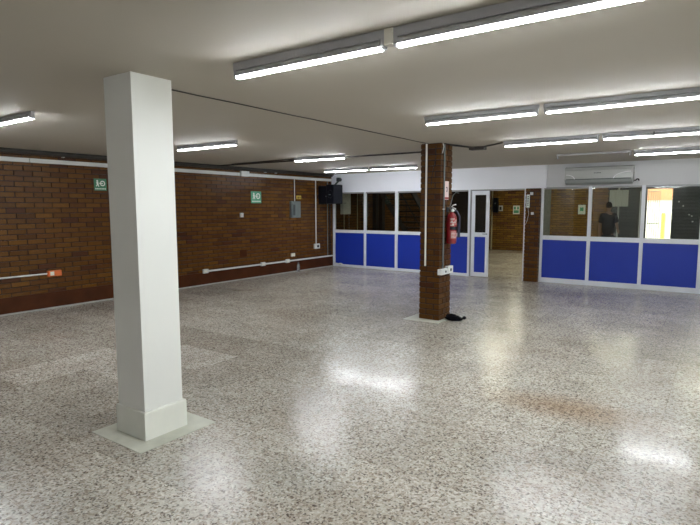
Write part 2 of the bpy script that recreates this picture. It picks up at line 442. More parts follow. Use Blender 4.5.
# door: narrow aluminium leaf
d = thing('narrow_door', 'narrow aluminium door with glass above and a blue panel below', 'door', (-4.55, YP, 0))
zt = 1.955; xa, xb = -4.735, -4.325
part(MB().box(-4.77, -4.74, YP-.05, YP+.03, 0, 1.985, bev=.003), 'jamb', 'aluminium_dull', d)
part(MB().box(xa, xb+.0, YP-.03, YP+.03, 1.957, 1.985, bev=.003), 'head_rail', 'aluminium_dull', d)
for a, bq in ((xa, xa+.075), (xb-.075, xb)): part(MB().box(a, bq, YP-.04, YP, .015, zt, bev=.004), 'stile', 'aluminium', d)
for z0, z1 in ((.015, .11), (.92, 1.02), (zt-.09, zt)): part(MB().box(xa+.075, xb-.075, YP-.04, YP, z0, z1, bev=.003), 'cross_rail', 'aluminium', d)
part(MB().box(xa+.075, xb-.075, YP-.024, YP-.014, .11, .92), 'blue_panel', 'blue_board', d)
part(MB().box(xa+.075, xb-.075, YP-.022, YP-.016, 1.02, zt-.09), 'glass_pane', 'glass', d)
hd = part(MB().cyl((xb-.04, YP-.04, .99), (xb-.04, YP-.07, .99), .012).cyl((xb-.04, YP-.07, .99), (xb-.13, YP-.07, .99), .008), 'door_handle', 'grey_metal', d)
part(MB().box(xb-.06, xb-.02, YP+.001, YP+.02, .015, .022), 'floor_stop', 'grey_metal_dark', d)
# doorway jamb and head
struct(MB().box(-3.545, -3.505, YP-.05, YP+.05, 0, 1.985), 'trim_4', 'aluminium')
struct(MB().box(-4.32, -3.505, YP-.045, YP+.05, 1.955, 1.985), 'trim_5', 'aluminium_dull')

# ---------------------------------------------------------------- lamps
ZT = 2.398
def half_tube(x0, x1, y, z, r, a0, a1, n=16):
    pts = [(y+r*math.cos(math.radians(a0+(a1-a0)*k/n)), z+r*math.sin(math.radians(a0+(a1-a0)*k/n))) for k in range(n+1)]
    return MB().prism(pts, 'x', x0, x1)
def batten(x0, x1, y, label, group, lit='tube', tubes=1, clip=False, zt=None):
    if zt is None: zt = ZT if abs(y-2.345) < .01 else (2.424 if x1 < -4 else 2.412)
    t = thing('batten_lamp', label, 'ceiling light', ((x0+x1)/2, y, H), group)
    part(MB().box(x0-.03, x1+.03, y-.016, y+.016, zt+.026, H, bev=.003), 'housing', 'lamp_housing', t)
    for xe in (x0-.012, x1+.012):
        part(MB().box(xe-.012, xe+.012, y-.017, y+.017, zt-.020, zt+.033, bev=.003), 'lamp_holder', 'lamp_housing', t)
    if lit:     # LED tube: glowing diffuser below, opaque aluminium back above
        tb = part(half_tube(x0, x1, y, zt, .0255, 206, 334), 'tube', lit, t, smooth=True)
        part(half_tube(x0, x1, y, zt+.001, .0256, -30, 210), 'tube_back', 'lamp_housing', tb, smooth=True)
    if clip: part(MB().box((x0+x1)/2-.008, (x0+x1)/2+.008, y-.024, y+.024, zt-.024, zt+.033), 'clip', 'lamp_bracket', t)
    return t
GL = 'fluorescent battens on the ceiling'
batten(-2.47, -1.45, 2.345, 'lit batten nearest the camera, its left tube above the floor between columns', GL)
batten(-1.35, -.30, 2.345, 'lit batten cut by the top edge of the photo, nearest lamp on the right', GL)
batten(-2.42, -1.39, 4.77, 'left lit batten of the second row, right of the brick column top', GL)
batten(-1.29, -.15, 4.77, 'long lit batten in the second row, running off the right edge', GL)
batten(-2.44, -1.33, 7.09, 'left lit batten of the third row, joined by conduit to the brick column', GL)
batten(-1.23, -.20, 7.05, 'lit batten of the third row with a clip at its middle, by the right edge', GL, clip=True)
batten(-2.34, -1.28, 9.42, 'empty batten rail without a tube above the air conditioner', GL, lit=None)
batten(-1.19, -.20, 9.42, 'lit batten of the last row, right of the air conditioner', GL)
batten(-6.33, -5.22, 2.40, 'lit batten at the left edge of the photo, left of the white column', GL)
batten(-7.56, -6.43, 2.40, 'lit batten just outside the left edge, before the brick wall', GL)
for x_, w_ in ((-5.28, 'left'), (-1.95, 'right')):  # row out of view, added to fill in light on the column front
    batten(x_-.52, x_+.52, -2.3, 'unseen fill batten added behind the camera, the %s one of its row' % w_, GL)
batten(-6.46, -5.30, 4.95, 'lit batten just right of the white column, before the brick wall', GL)
batten(-6.31, -5.26, 7.32, 'lit batten above and left of the loudspeaker, at the end of the dark conduit', GL)
batten(-7.68, -6.52, 9.95, 'lit batten right above the loudspeaker, left one of the end-to-end pair', GL)
batten(-6.40, -5.30, 9.95, 'lit batten before the white wall strip, right one of the end-to-end pair', GL)
tag(MB().box(-1.425, -1.375, 2.322, 2.368, 2.39, H, bev=.004).build('joint_bracket', 'offwhite_plastic'), 'pale bracket joining the two nearest lit battens', 'bracket')
# lamps behind the partition
def batten_back(x0, x1, y, label): return batten(x0, x1, y, label, None, lit='tube_back')
batten_back(-5.6, -4.5, 17.2, 'batten lamp over the corridor behind the open doorway')
batten_back(-.6, .5, 14.0, 'batten lamp added to light the office board behind the right partition')  # lamp added to brighten the front of the white board
batten_back(-3.1, -2.0, 17.6, 'rear batten lamp in the office behind the right partition')
batten_back(-5.6, -4.5, 13.4, 'batten lamp just inside the open doorway')

# ---------------------------------------------------------------- ceiling cable, conduits
def run(name, pts, r, mt, label, cat, n=8):
    return tag(MB().tube(pts, r, n).build(name, mt, smooth=True), label, cat)
pts = [(-3.40, 2.44+i*(6.74-2.44)/12, H-.006-.003*math.sin(i*1.3)**2) for i in range(13)]
run('ceiling_cable', pts, .005, 'dark_conduit', 'thin dark cable along the ceiling from white column to brick column', 'cable')
run('conduit_pipe', [(XL+.02, 7.56, 2.45), (-3.545, 7.56, 2.45)], .014, 'dark_conduit', 'dark conduit along the ceiling from brick wall to brick column', 'conduit')
run('conduit_pipe', [(-8.1, 7.46, 2.452), (-6.36, 7.32, 2.452)], .011, 'dark_conduit', 'short dark conduit feeding the batten left of the loudspeaker', 'conduit')
run('conduit_pipe', [(-3.20, 7.00, 2.455), (-3.02, 7.55, 2.452), (-2.50, 7.12, 2.452)], .011, 'dark_conduit', 'dark conduit from brick column top to third row battens', 'conduit')
tag(MB().box(-3.13, -2.90, 7.49, 7.61, 2.425, H-.001, bev=.006).build('junction_box', 'dark_conduit'), 'dark junction box on the ceiling right of the brick column', 'junction box')
run('ceiling_cable', [(-3.21, 6.80, 2.462), (-3.05, 7.50, 2.460)], .006, 'black_plastic', 'thin black cable from brick column to ceiling junction box', 'cable')
run('conduit_pipe', [(XL+.03, 1.0, 2.425), (XL+.03, YP-.06, 2.425)], .024, 'dark_conduit', 'dark pipe running along the top of the brick wall', 'conduit')
run('conduit_pipe', [(XL+.075, 1.0, 2.453), (XL+.075, YP-.06, 2.453)], .016, 'dark_conduit', 'second dark pipe tucked under the ceiling over the brick wall', 'conduit')
for k, (y, z) in enumerate(((4.42, 2.388), (9.0, 2.388), (9.35, 2.388))):
    tag(MB().box(XL+.001, XL+.052, y, y+.03, z, z+.012).build('pipe_clip', 'white_plastic'),
        ('small white pipe clip atop the brick wall left of the white column', 'left small white pipe clip right of the white trunking box', 'right small white pipe clip right of the white trunking box')[k], 'pipe clip', 'pipe clips')
# trunking high on the wall, in lengths
t = thing('cable_trunking', 'long white cable trunking high on the brick wall under the ceiling', 'trunking', (XL, 6, 2.28))
ys = [YN+.1, -.4, 1.6, 3.93, 6.0, 8.15, 9.5, YP-.06]
for a, bq in zip(ys, ys[1:]): part(MB().box(XL+.001, XL+.035, a, bq-.006, 2.280, 2.345, bev=.003), 'trunking_length', 'white_plastic', t)
tag(MB().box(XL+.036, XL+.085, 8.22, 8.46, 2.27, 2.385, bev=.006).build('trunking_box', 'white_plastic'), 'white box on the high cable trunking', 'junction box')
# vertical conduits
run('wall_conduit', [(XL+.014, 10.04, 1.745), (XL+.014, 10.04, 2.287)], .011, 'white_plastic', 'short white vertical conduit from trunking to grey electrical box', 'conduit')
run('wall_conduit', [(XL+.014, 10.87, .65), (XL+.014, 10.87, 2.287)], .014, 'white_plastic', 'long white vertical conduit down to the socket box near the corner', 'conduit')
tag(MB().box(XL+.001, XL+.05, 10.78, 10.99, .52, .648, bev=.006).build('socket_box', 'white_plastic'), 'white socket box with black socket at the foot of the long conduit', 'socket')
sb = bpy.data.objects['socket_box']
part(MB().cyl((XL+.0495, 10.90, .583), (XL+.062, 10.90, .583), .036), 'socket_face', 'black_plastic', sb)
run('corner_pipe', [(XL+.02, 11.36, .30), (XL+.02, 11.36, 2.28)], .012, 'grey_metal', 'thin grey vertical pipe on the brick wall below the loudspeaker', 'pipe')
run('corner_pipe', [(XL+.022, 11.46, .30), (XL+.022, 11.46, 2.28)], .016, 'black_plastic', 'thicker dark vertical pipe in the corner below the loudspeaker', 'pipe')
# low trunking with sockets
t = thing('low_trunking', 'white cable trunking with boxes low on the brick wall', 'trunking', (XL, 9.4, .28))
part(MB().box(XL+.023, XL+.05, 7.24, YP-.06, .272, .305, bev=.003), 'trunking_length', 'white_plastic', t)
for y in (7.20, 8.87, 9.72):
    bx = part(MB().box(XL+.0235, XL+.062, y-.065, y+.065, .25, .335, bev=.005), 'socket_box', 'white_plastic', t)
    part(MB().box(XL+.0615, XL+.066, y-.028, y+.028, .275, .31), 'socket_face', 'offwhite_plastic', bx)
tag(MB().box(XL+.001, XL+.03, 9.88, 10.02, .385, .465, bev=.006).build('wall_plate', 'offwhite_plastic'), 'small cream wall plate above the low trunking', 'socket')
t = thing('floor_conduit', 'white conduit ending in an orange socket low on the brick wall at left', 'conduit', (XL, 2.5, .56))
part(MB().cyl((XL+.013, YN+.1, .56), (XL+.013, 4.10, .56), .013), 'pipe', 'white_plastic', t, True)
part(MB().box(XL+.001, XL+.05, 4.09, 4.30, .515, .605, bev=.006), 'socket_box', 'orange_plastic', t, label='orange socket box')
part(MB().box(XL+.05, XL+.054, 4.12, 4.18, .53, .59), 'socket_face', 'offwhite_plastic', t)
# switch, bare patches
t = tag(MB().box(XL+.001, XL+.04, 8.22, 8.30, 1.38, 1.475, bev=.006).build('light_switch', 'white_plastic'), 'small white switch on the brick wall below the pale green sign', 'switch')
part(MB().box(XL+.0395, XL+.046, 8.235, 8.26, 1.40, 1.455), 'rocker', 'pink_paper', t)
tag(MB().box(XL+.001, XL+.012, 8.20, 8.40, .50, .66, bev=.003).build('blank_cover', 'skirting'), 'dull brown blank cover plate low on the brick wall above the low trunking', 'cover plate')
# electrical box
t = thing('electrical_box', 'grey electrical box on the brick wall near the corner', 'electrical box', (XL, 10.03, 1.34))
part(MB().box(XL+.001, XL+.07, 9.86, 10.20, 1.34, 1.742, bev=.004), 'casing', 'grey_metal', t)
part(MB().box(XL+.0705, XL+.082, 9.89, 10.17, 1.37, 1.715, bev=.004), 'door', 'grey_metal', t)
part(MB().box(XL+.0825, XL+.088, 9.905, 9.975, 1.40, 1.66), 'dark_window', 'grey_metal_dark', t, label='dark slot beside the door')
tag(MB().box(XL+.001, XL+.006, 10.12, 10.30, 1.80, 1.885).build('warning_sticker', 'yellow_sticker'), 'small yellow warning sticker above the grey electrical box', 'sticker')
st = bpy.data.objects['warning_sticker']
part(MB().prism([(10.15, 1.815), (10.21, 1.815), (10.18, 1.87)], 'x', XL+.0062, XL+.0075), 'warning_triangle', 'black_plastic', st)
part(MB().box(XL+.0062, XL+.0075, 10.225, 10.285, 1.84, 1.85).box(XL+.0062, XL+.0075, 10.225, 10.275, 1.82, 1.83), 'lettering', 'black_plastic', st)
# green exit signs
def ring(mb, cy, cz, r0, r1, x0, x1, a0, a1, n=18):
    pts = [(cy+r1*math.cos(a0+(a1-a0)*k/n), cz+r1*math.sin(a0+(a1-a0)*k/n)) for k in range(n+1)]
    pts += [(cy+r0*math.cos(a1-(a1-a0)*k/n), cz+r0*math.sin(a1-(a1-a0)*k/n)) for k in range(n+1)]
    mb.prism(pts, 'x', x0, x1)
def exit_sign(y0, y1, z0, z1, label, mt):
    t = thing('green_sign', label, 'sign', (XL, (y0+y1)/2, z0), 'green safety signs on the brick wall')
    part(MB().box(XL+.001, XL+.010, y0, y1, z0, z1), 'sign_plate', mt, t)
    W, Hh = y1-y0, z1-z0; X0, X1 = XL+.0102, XL+.0125
    Y = lambda f: y0+W*f
    Z = lambda f: z0+Hh*f
    mb = MB()   # a figure at left
    mb.sphere((X0+.001, Y(.26), Z(.80)), W*.07, (.1, 1, 1), 12)
    mb.prism([(Y(.16), Z(.70)), (Y(.34), Z(.72)), (Y(.35), Z(.50)), (Y(.40), Z(.34)), (Y(.33), Z(.32)), (Y(.27), Z(.47)), (Y(.20), Z(.33)), (Y(.13), Z(.36)), (Y(.22), Z(.52))], 'x', X0, X1)
    part(mb, 'figure', 'sign_white', t)
    mb = MB(); ring(mb, Y(.68), Z(.60), W*.13, W*.21, X0, X1, math.radians(-150), math.radians(150))
    mb.prism([(Y(.40), Z(.60)), (Y(.52), Z(.74)), (Y(.52), Z(.46))], 'x', X0, X1)
    mb.prism([(Y(.52), Z(.64)), (Y(.70), Z(.64)), (Y(.70), Z(.56)), (Y(.52), Z(.56))], 'x', X0, X1)
    part(mb, 'arrow', 'sign_white', t)
    mb = MB()
    for k in range(7): mb.box(X0, X1, Y(.08+k*.125), Y(.165+k*.125), Z(.10), Z(.20))
    part(mb, 'lettering', 'sign_white', t)
    return t
exit_sign(4.935, 5.155, 1.885, 2.085, 'dark green sign with white figure and arrow, left of the white column', 'green_sign')
exit_sign(8.57, 8.885, 1.69, 1.955, 'green sign paled by painted glare on the brick wall above the small switch', 'green_sign_pale')
# bottle
t = thing('plastic_bottle', 'clear plastic bottle standing at the foot of the brick wall', 'bottle', (-8.60, 10.03, 0))
part(MB().lathe((-8.60, 10.03, .001), [(.030, 0), (.036, .008), (.036, .07), (.033, .085), (.036, .10), (.036, .15), (.026, .185), (.014, .205), (.014, .22)]), 'body', 'bottle_plastic', t, True)
part(MB().lathe((-8.60, 10.03, .221), [(.017, 0), (.017, .02), (.015, .022)]), 'cap', 'grey_metal_dark', t, True)
# white fitting at foot of the partition
t = tag(MB().cyl((-8.62, YP-.055, .09), (-8.46, YP-.055, .075), .012).build('floor_fitting', 'white_plastic', smooth=True), 'small white pipe stub at the foot of the partition near the corner', 'pipe fitting')
part(MB().cyl((-8.46, YP-.055, .075), (-8.38, YP-.055, .072), .026), 'cap', 'white_plastic', t, True)
# ---------------------------------------------------------------- loudspeaker
t = thing('loudspeaker', 'black loudspeaker hung from a bracket high in the corner', 'loudspeaker', (-8.40, 11.15, 1.68))
Rz = Matrix.Translation((-8.44, 11.13, 0)) @ Matrix.Rotation(math.radians(-6), 4, 'Z')
mb = MB().box(-.255, .03, -.17, .17, 1.68, 2.14, bev=.01, mtx=Rz); part(mb, 'cabinet', 'black_plastic', t)
mb = MB().box(.032, .295, -.185, .17, 1.68, 2.17, bev=.02, mtx=Rz); part(mb, 'horn_cabinet', 'black_plastic', t)
def ring_y(cx, cz, r0, r1, y0, y1, mtx, n=28):
    mb = MB(); a = []
    for r, y in ((r0, y0), (r1, y0), (r1, y1), (r0, y1)):
        a.append([mb.bm.verts.new(mtx @ Vector((cx+r*math.cos(2*PI*k/n), y, cz+r*math.sin(2*PI*k/n)))) for k in range(n)])
    for i in range(4):
        p, q = a[i], a[(i+1) % 4]
        for k in range(n): mb.bm.faces.new((p[k], p[(k+1) % n], q[(k+1) % n], q[k]))
    return mb
part(ring_y(.17, 1.93, .085, .105, -.205, -.187, Rz), 'horn_ring', 'black_plastic', t, True)
mb = MB().cyl(Rz @ Vector((.17, -.187, 1.93)), Rz @ Vector((.17, -.195, 1.93)), .08, .05, n=24); part(mb, 'horn', 'black_plastic', t, True)
part(MB().box(.14, .21, -.199, -.196, 1.905, 1.925, mtx=Rz), 'badge', 'grey_metal', t)
part(MB().box(.02, .05, -.19, -.186, 1.865, 1.885, mtx=Rz), 'indicator', 'grey_metal', t)
part(MB().box(-8.45, -8.35, 11.42, 11.50, 2.27, 2.37, bev=.01).box(-8.42, -8.38, 11.49, YP-.052, 2.29, 2.35).cyl((-8.40, 11.45, 2.28), (-8.40, 11.26, 2.15), .022, n=12), 'bracket', 'grey_metal_dark', t)
# ---------------------------------------------------------------- air conditioner
t = thing('air_conditioner', 'white wall-mounted split air conditioner above the right partition', 'air conditioner', (-2.05, YP-.1, 2.03))
xa, xb = -2.70, -1.47
yw = YP-.008
prof = [(yw, 2.07), (yw, 2.385), (yw-.14, 2.385), (yw-.195, 2.365), (yw-.215, 2.32), (yw-.215, 2.13), (yw-.17, 2.075)]
part(MB().prism(prof, 'x', xa, xb), 'casing', 'ac_plastic', t)
part(MB().prism([(yw-.216, 2.145), (yw-.216, 2.318), (yw-.224, 2.31), (yw-.226, 2.15)], 'x', xa+.03, xb-.03), 'front_panel', 'ac_plastic', t)
part(MB().prism([(yw-.05, 2.04), (yw-.13, 2.035), (yw-.205, 2.075), (yw-.218, 2.128), (yw-.16, 2.074), (yw-.05, 2.068)], 'x', xa+.01, xb-.01), 'air_vane', 'ac_vane', t)
part(MB().box(xa+.03, xb-.03, yw-.2245, yw-.216, 2.130, 2.143), 'outlet_slot', 'grey_metal_dark', t)
def arc_glint(cx, r, a0, a1, rz):  # curved lamp reflections on the casing, painted as thin white strips
    pts = [(cx+r*math.cos(a), yw-.2265, 2.14+rz*math.sin(a)) for a in [math.radians(a0+(a1-a0)*k/10) for k in range(11)]]
    return MB().tube(pts, .008, 6)
part(arc_glint(xa+.03, .16, 0, 90, .09), 'painted_glint', 'glint_handle_white', t, True)
part(arc_glint(xb-.03, .30, 90, 180, .125), 'painted_glint', 'glint_handle_white', t, True)
mb = MB()
for k in range(5): mb.box(-2.15+k*.026, -2.132+k*.026, yw-.2275, yw-.2245, 2.247, 2.263)
part(mb, 'badge', 'grey_metal_dark', t)
part(MB().tube([(xb, YP-.06, 2.10), (xb+.03, YP-.06, 2.10), (xb+.055, YP-.06, 2.125), (xb+.08, YP-.06, 2.12), (xb+.08, YP-.01, 2.10)], .012), 'drain_pipe', 'black_plastic', t, True)

# ---------------------------------------------------------------- fittings of the brick column
yf, xf = 6.76, -3.22
run('column_trunking', [(-3.435, yf-.012, .77), (-3.435, yf-.012, H-.002)], .013, 'offwhite_plastic', 'long cream conduit on the front face of the brick column', 'conduit')
run('column_conduit', [(xf+.012, 6.845, .745), (xf+.012, 6.845, H-.002)], .011, 'grey_metal', 'thin grey conduit on the right face of the brick column', 'conduit')
tag(MB().box(xf+.001, xf+.02, 6.825, 6.865, 1.56, 1.575).build('conduit_clip', 'white_plastic'), 'small white clip on the grey conduit below the column notice', 'clip')
t = thing('column_notice', 'narrow pink and white notice with red foot on the brick column', 'sign', (xf, 6.95, 1.70))
part(MB().box(xf+.001, xf+.008, 6.875, 7.005, 1.70, 1.955), 'notice_plate', 'pink_paper', t)
part(MB().box(xf+.0082, xf+.0095, 6.88, 7.00, 1.705, 1.735), 'red_band', 'red_print', t, label='red band along the foot')
mb = MB().box(xf+.0082, xf+.0095, 6.92, 6.96, 1.86, 1.875).box(xf+.0082, xf+.0095, 6.945, 6.96, 1.82, 1.875).box(xf+.0082, xf+.0095, 6.93, 6.96, 1.81, 1.825)
part(mb, 'lettering', 'blue_rubber', t)
# sockets at the foot
t = thing('column_socket', 'white double socket box wrapped round the corner of the brick column', 'socket', (xf, 6.85, .6))
part(MB().box(-3.235, xf+.05, yf-.03, yf-.001, .655, .735, bev=.005), 'front_box', 'white_plastic', t)
part(MB().box(xf+.0015, xf+.05, yf, 6.93, .655, .735, bev=.005), 'side_box', 'white_plastic', t)
part(MB().box(xf+.0015, xf+.055, 6.935, 7.10, .655, .76, bev=.005), 'side_box', 'white_plastic', t)
part(MB().cyl((xf+.0545, 7.02, .708), (xf+.062, 7.02, .708), .022), 'socket_face', 'grey_metal_dark', t)
part(MB().cyl((xf+.0495, 6.86, .695), (xf+.057, 6.86, .695), .016), 'socket_face', 'grey_metal_dark', t)
run('loose_cable', [(-3.30, yf-.006, 2.44), (-3.29, yf-.012, 2.3), (-3.32, yf-.01, 2.15), (-3.35, yf-.008, 2.02), (-3.36, yf-.008, 1.9)], .004, 'black_plastic', 'thin dark loose cable on the upper front of the brick column', 'cable')
run('loose_cable', [(xf+.006, 6.80, 2.465), (xf+.02, 6.80, 2.42), (xf+.008, 6.785, 2.33)], .006, 'white_plastic', 'short white cable end at the very top of the brick column', 'cable')
# fire extinguisher
ex, ey = xf+.074, 6.975
t = thing('fire_extinguisher', 'red fire extinguisher hanging on the right face of the brick column', 'fire extinguisher', (ex, ey, 1.08))
part(MB().lathe((ex, ey, 1.08), [(.052, 0), (.064, .006), (.072, .03), (.072, .34), (.068, .38), (.050, .415), (.028, .432), (.022, .45)], 28), 'cylinder', 'red_enamel', t, True)
part(MB().cyl((ex, ey, 1.525), (ex, ey, 1.575), .02).box(ex-.02, ex+.02, ey-.03, ey+.03, 1.57, 1.595, bev=.004), 'valve', 'grey_metal', t)
mb = MB().tube([(ex, ey, 1.60), (ex+.04, ey-.04, 1.625), (ex+.09, ey-.07, 1.63)], .008).tube([(ex, ey, 1.58), (ex+.05, ey-.045, 1.585), (ex+.09, ey-.07, 1.57)], .007)
part(mb, 'handle', 'glint_handle_white', t, True)
part(MB().cyl((ex+.015, ey-.015, 1.55), (ex+.04, ey-.035, 1.55), .018), 'pressure_gauge', 'white_plastic', t)
part(MB().tube([(ex, ey+.02, 1.555), (ex+.05, ey+.06, 1.54), (ex+.085, ey+.075, 1.46), (ex+.092, ey+.06, 1.36), (ex+.088, ey+.05, 1.22)], .012).tube([(ex+.088, ey+.05, 1.38), (ex+.088, ey+.048, 1.17)], .021), 'hose', 'blue_rubber', t, True)
def cyl_label(z0, z1, a0, a1, r=.0732, n=14):
    mb = MB(); c0, c1 = [], []
    for k in range(n+1):
        a = math.radians(a0+(a1-a0)*k/n)
        c0.append([mb.bm.verts.new((ex+rr*math.cos(a), ey+rr*math.sin(a), z)) for rr, z in ((r, z0), (r, z1), (r-.001, z1), (r-.001, z0))])
    for p, q in zip(c0, c0[1:]):
        for i in range(4): mb.bm.faces.new((p[i], p[(i+1) % 4], q[(i+1) % 4], q[i]))
    mb.bm.faces.new(c0[0]); mb.bm.faces.new(c0[-1][::-1])
    return mb
ul = part(cyl_label(1.33, 1.44, -85, 10), 'upper_label', 'red_print', t, label='red and white printed label')
for z, a, bq in ((1.425, -80, -30), (1.41, -20, 5), (1.395, -75, -50), (1.395, -35, 0), (1.375, -80, -10), (1.355, -60, -35), (1.355, -20, 5), (1.34, -80, -40)):
    part(cyl_label(z, z+.011, a, bq, .0741), 'print', 'label_paper', ul)
part(cyl_label(1.28, 1.325, -85, 10, .0734), 'black_band', 'black_plastic', t)
mb = cyl_label(1.15, 1.27, -85, 10, .0733)
part(mb, 'lower_label', 'red_print', t)
for z in (1.165, 1.185, 1.205, 1.225, 1.245):
    part(cyl_label(z, z+.009, -70, 0, .0742), 'lettering', 'label_paper', t)
part(MB().box(xf+.001, xf+.02, ey-.03, ey+.03, 1.53, 1.60).tube([(xf+.015, ey, 1.575), (ex, ey, 1.575)], .008), 'wall_bracket', 'grey_metal_dark', t)
run('wire_hook', [(xf+.004, 7.06, 1.60), (xf+.035, 7.06, 1.70), (xf+.05, 7.06, 1.76), (xf+.09, 7.06, 1.80), (xf+.14, 7.06, 1.79)], .006, 'grey_metal', 'thin curved wire hook above the fire extinguisher', 'hook')
# black bag on the floor
t = thing('black_bag', 'crumpled black bag lying on the floor beside the brick column', 'bag', (-3.06, 6.95, .0036))
mb = MB(); bmesh.ops.create_icosphere(mb.bm, subdivisions=4, radius=1)
from mathutils import noise as nz_
for v in mb.bm.verts:
    p = v.co.copy(); n_ = nz_.noise(p*2.3)*.24+nz_.noise(p*6)*.10
    q = p*(1+n_)
    tx = (q.x+1)/2
    v.co = Vector((-3.065+q.x*.125, 6.93+q.y*.085*(1.15-.55*tx)-q.x*.012, max(.004, .030+q.z*(.062-.032*tx)+.012*(1-tx))))
part(mb, 'bag_body', 'black_cloth', t, True)
mb = MB().tube([(-2.985, 6.915, .030), (-2.945, 6.905, .026), (-2.925, 6.90, .040), (-2.905, 6.895, .062)], [.028, .017, .014, .013], 10)
mb.sphere((-2.893, 6.892, .062), .028, (1, 1, .85))
part(mb, 'knotted_end', 'black_cloth', t, True)

# ---------------------------------------------------------------- fittings of the brick pillar
yq = YP-.12
t = tag(MB().box(-3.475, -3.41, yq-.012, yq-.001, 1.58, 1.855).build('pillar_notice', 'sign_white'), 'tall white label on the brick pillar by the doorway', 'sign')
mb = MB()
for k in range(6): mb.box(-3.455, -3.43, yq-.0135, yq-.0122, 1.62+k*.036, 1.642+k*.036)
part(mb, 'lettering', 'grey_metal_dark', t)
tag(MB().box(-3.40, -3.34, yq-.025, yq-.001, 1.845, 1.905, bev=.004).build('pillar_switch', 'white_plastic'), 'upper small white box on the brick pillar', 'switch', 'white boxes on the pillar')
tag(MB().box(-3.37, -3.315, yq-.025, yq-.001, 1.43, 1.485, bev=.004).build('pillar_switch', 'white_plastic'), 'lower small white box on the brick pillar', 'switch', 'white boxes on the pillar')
run('pillar_cable', [(-3.44, yq-.006, 1.57), (-3.42, yq-.01, 1.45), (-3.45, yq-.01, 1.30), (-3.485, yq-.008, 1.22)], .004, 'white_plastic', 'thin pale cable under the tall label on the brick pillar', 'cable')

# ---------------------------------------------------------------- behind the partition, left: meter box, posts, stairs
t = thing('meter_cabinet', 'white meter cabinet on the brick wall behind the first glass pane', 'cabinet', (XL, 12.15, 1.38))
part(MB().box(XL+.001, XL+.10, 11.97, 12.33, 1.40, 2.06, bev=.006), 'casing', 'offwhite_plastic', t)
part(MB().box(XL+.1005, XL+.112, 12.00, 12.30, 1.43, 2.03, bev=.004), 'door', 'offwhite_plastic', t)
part(MB().cyl((XL+.1125, 12.03, 1.70), (XL+.125, 12.03, 1.70), .012), 'lock', 'grey_metal_dark', t)
run('meter_conduit', [(XL+.02, 12.12, .001), (XL+.02, 12.12, 1.398)], .014, 'cream_wood', 'cream conduit hanging below the white meter cabinet', 'conduit')
run('meter_conduit', [(XL+.02, 12.78, .001), (XL+.02, 12.78, H)], .012, 'cream_wood', 'thin cream conduit right of the white meter cabinet', 'conduit')
tag(MB().box(XL+.001, XL+.12, 13.62, 13.78, 0, H-.01).build('steel_post', 'black_steel'), 'dark steel post on the far brick wall, left one behind the glass', 'post', 'dark posts behind the partition')
tag(MB().box(XL+.001, XL+.12, 13.98, 14.14, 0, H-.01).build('steel_post', 'black_steel'), 'dark steel post on the far brick wall, right one nearest the stairs', 'post', 'dark posts behind the partition')
t = thing('staircase', 'dark open steel staircase seen through the glass left of the brick column', 'stairs', (-7.5, 14.2, 0))
def sz(y): return 1.97-(y-13.15)*.81
ytop, ybot = 12.55, 13.15+1.97/.81
for x in (-8.0, -7.0):
    part(MB().prism([(ytop, sz(ytop)-.02), (ytop, sz(ytop)-.24), (ybot-.28, 0.001), (ybot, 0.001)], 'x', x-.02, x+.02), 'stringer', 'stair_steel', t)
    part(MB().tube([(x, ybot-.05, .80), (x, ytop+.55, sz(ytop+.55)+.80)], .02), 'handrail', 'stair_steel', t, True)
    for k in range(5):
        y = ybot-.15-k*.5
        z = sz(y)-.05
        if z+.9 < H: part(MB().cyl((x, y, z), (x, y, z+.90), .010, n=8), 'baluster', 'stair_steel', t)
for k in range(13):
    z = .17*(k+1)
    y = 13.15+(1.97-z)/.81
    if y < ytop: break
    part(MB().box(-7.98, -7.02, y-.02, y+.22, z-.075, z-.035), 'tread', 'stair_steel', t)
# corridor wall fittings
run('corridor_pipe', [(-7.16, YB-.03, .01), (-7.16, YB-.03, H-.01)], .03, 'cream_wood', 'cream vertical pipe at the left edge of the open doorway view', 'pipe')
t = tag(MB().box(-7.09, -6.92, YB-.13, YB-.004, 1.38, 1.93, bev=.008).build('intercom_box', 'black_plastic'), 'tall black box on the far brick wall through the doorway', 'box')
part(MB().box(-7.03, -6.98, YB-.135, YB-.1305, 1.70, 1.75), 'indicator', 'grey_metal', t)
t = tag(MB().box(-6.90, -6.75, YB-.05, YB-.004, 1.44, 1.64, bev=.006).build('wall_panel', 'white_plastic'), 'small white framed panel beside the black box through the doorway', 'panel')
part(MB().box(-6.87, -6.79, YB-.054, YB-.0505, 1.48, 1.60), 'screen', 'grey_metal_dark', t)
t = tag(MB().box(-6.37, -6.13, YB-.02, YB-.004, 1.33, 1.64).build('corridor_sign', 'sign_white'), 'pale green and white sign on the far brick wall through the doorway', 'sign')
part(MB().box(-6.34, -6.16, YB-.023, YB-.0202, 1.37, 1.47).box(-6.34, -6.27, YB-.023, YB-.0202, 1.50, 1.60).box(-6.22, -6.16, YB-.023, YB-.0202, 1.50, 1.60), 'symbols', 'green_sign_pale', t)
# office: notice, white board, post, person
t = tag(MB().box(-4.13, -3.90, YB-.02, YB-.004, 1.34, 1.66).build('office_sign', 'sign_white'), 'small cream sign on the brick wall in the office left of the person', 'sign')
part(MB().box(-4.07, -3.96, YB-.023, YB-.0202, 1.45, 1.57), 'symbols', 'green_sign_pale', t)
t = thing('board_stand', 'white board on a white post behind the standing person', 'board', (-2.38, 16, 0))
for k in range(3): part(MB().box(-2.60+k*.155, -2.60+k*.155+.148, 15.98, 16.01, 1.60, 2.04, bev=.003), 'board_leaf', 'whiteboard', t)
part(MB().cyl((-2.38, 16.03, .02), (-2.38, 16.03, 2.10), .022), 'post', 'white_plastic', t, True)
part(MB().box(-2.58, -2.18, 15.9, 16.16, 0.001, .02, bev=.004), 'base', 'white_plastic', t)

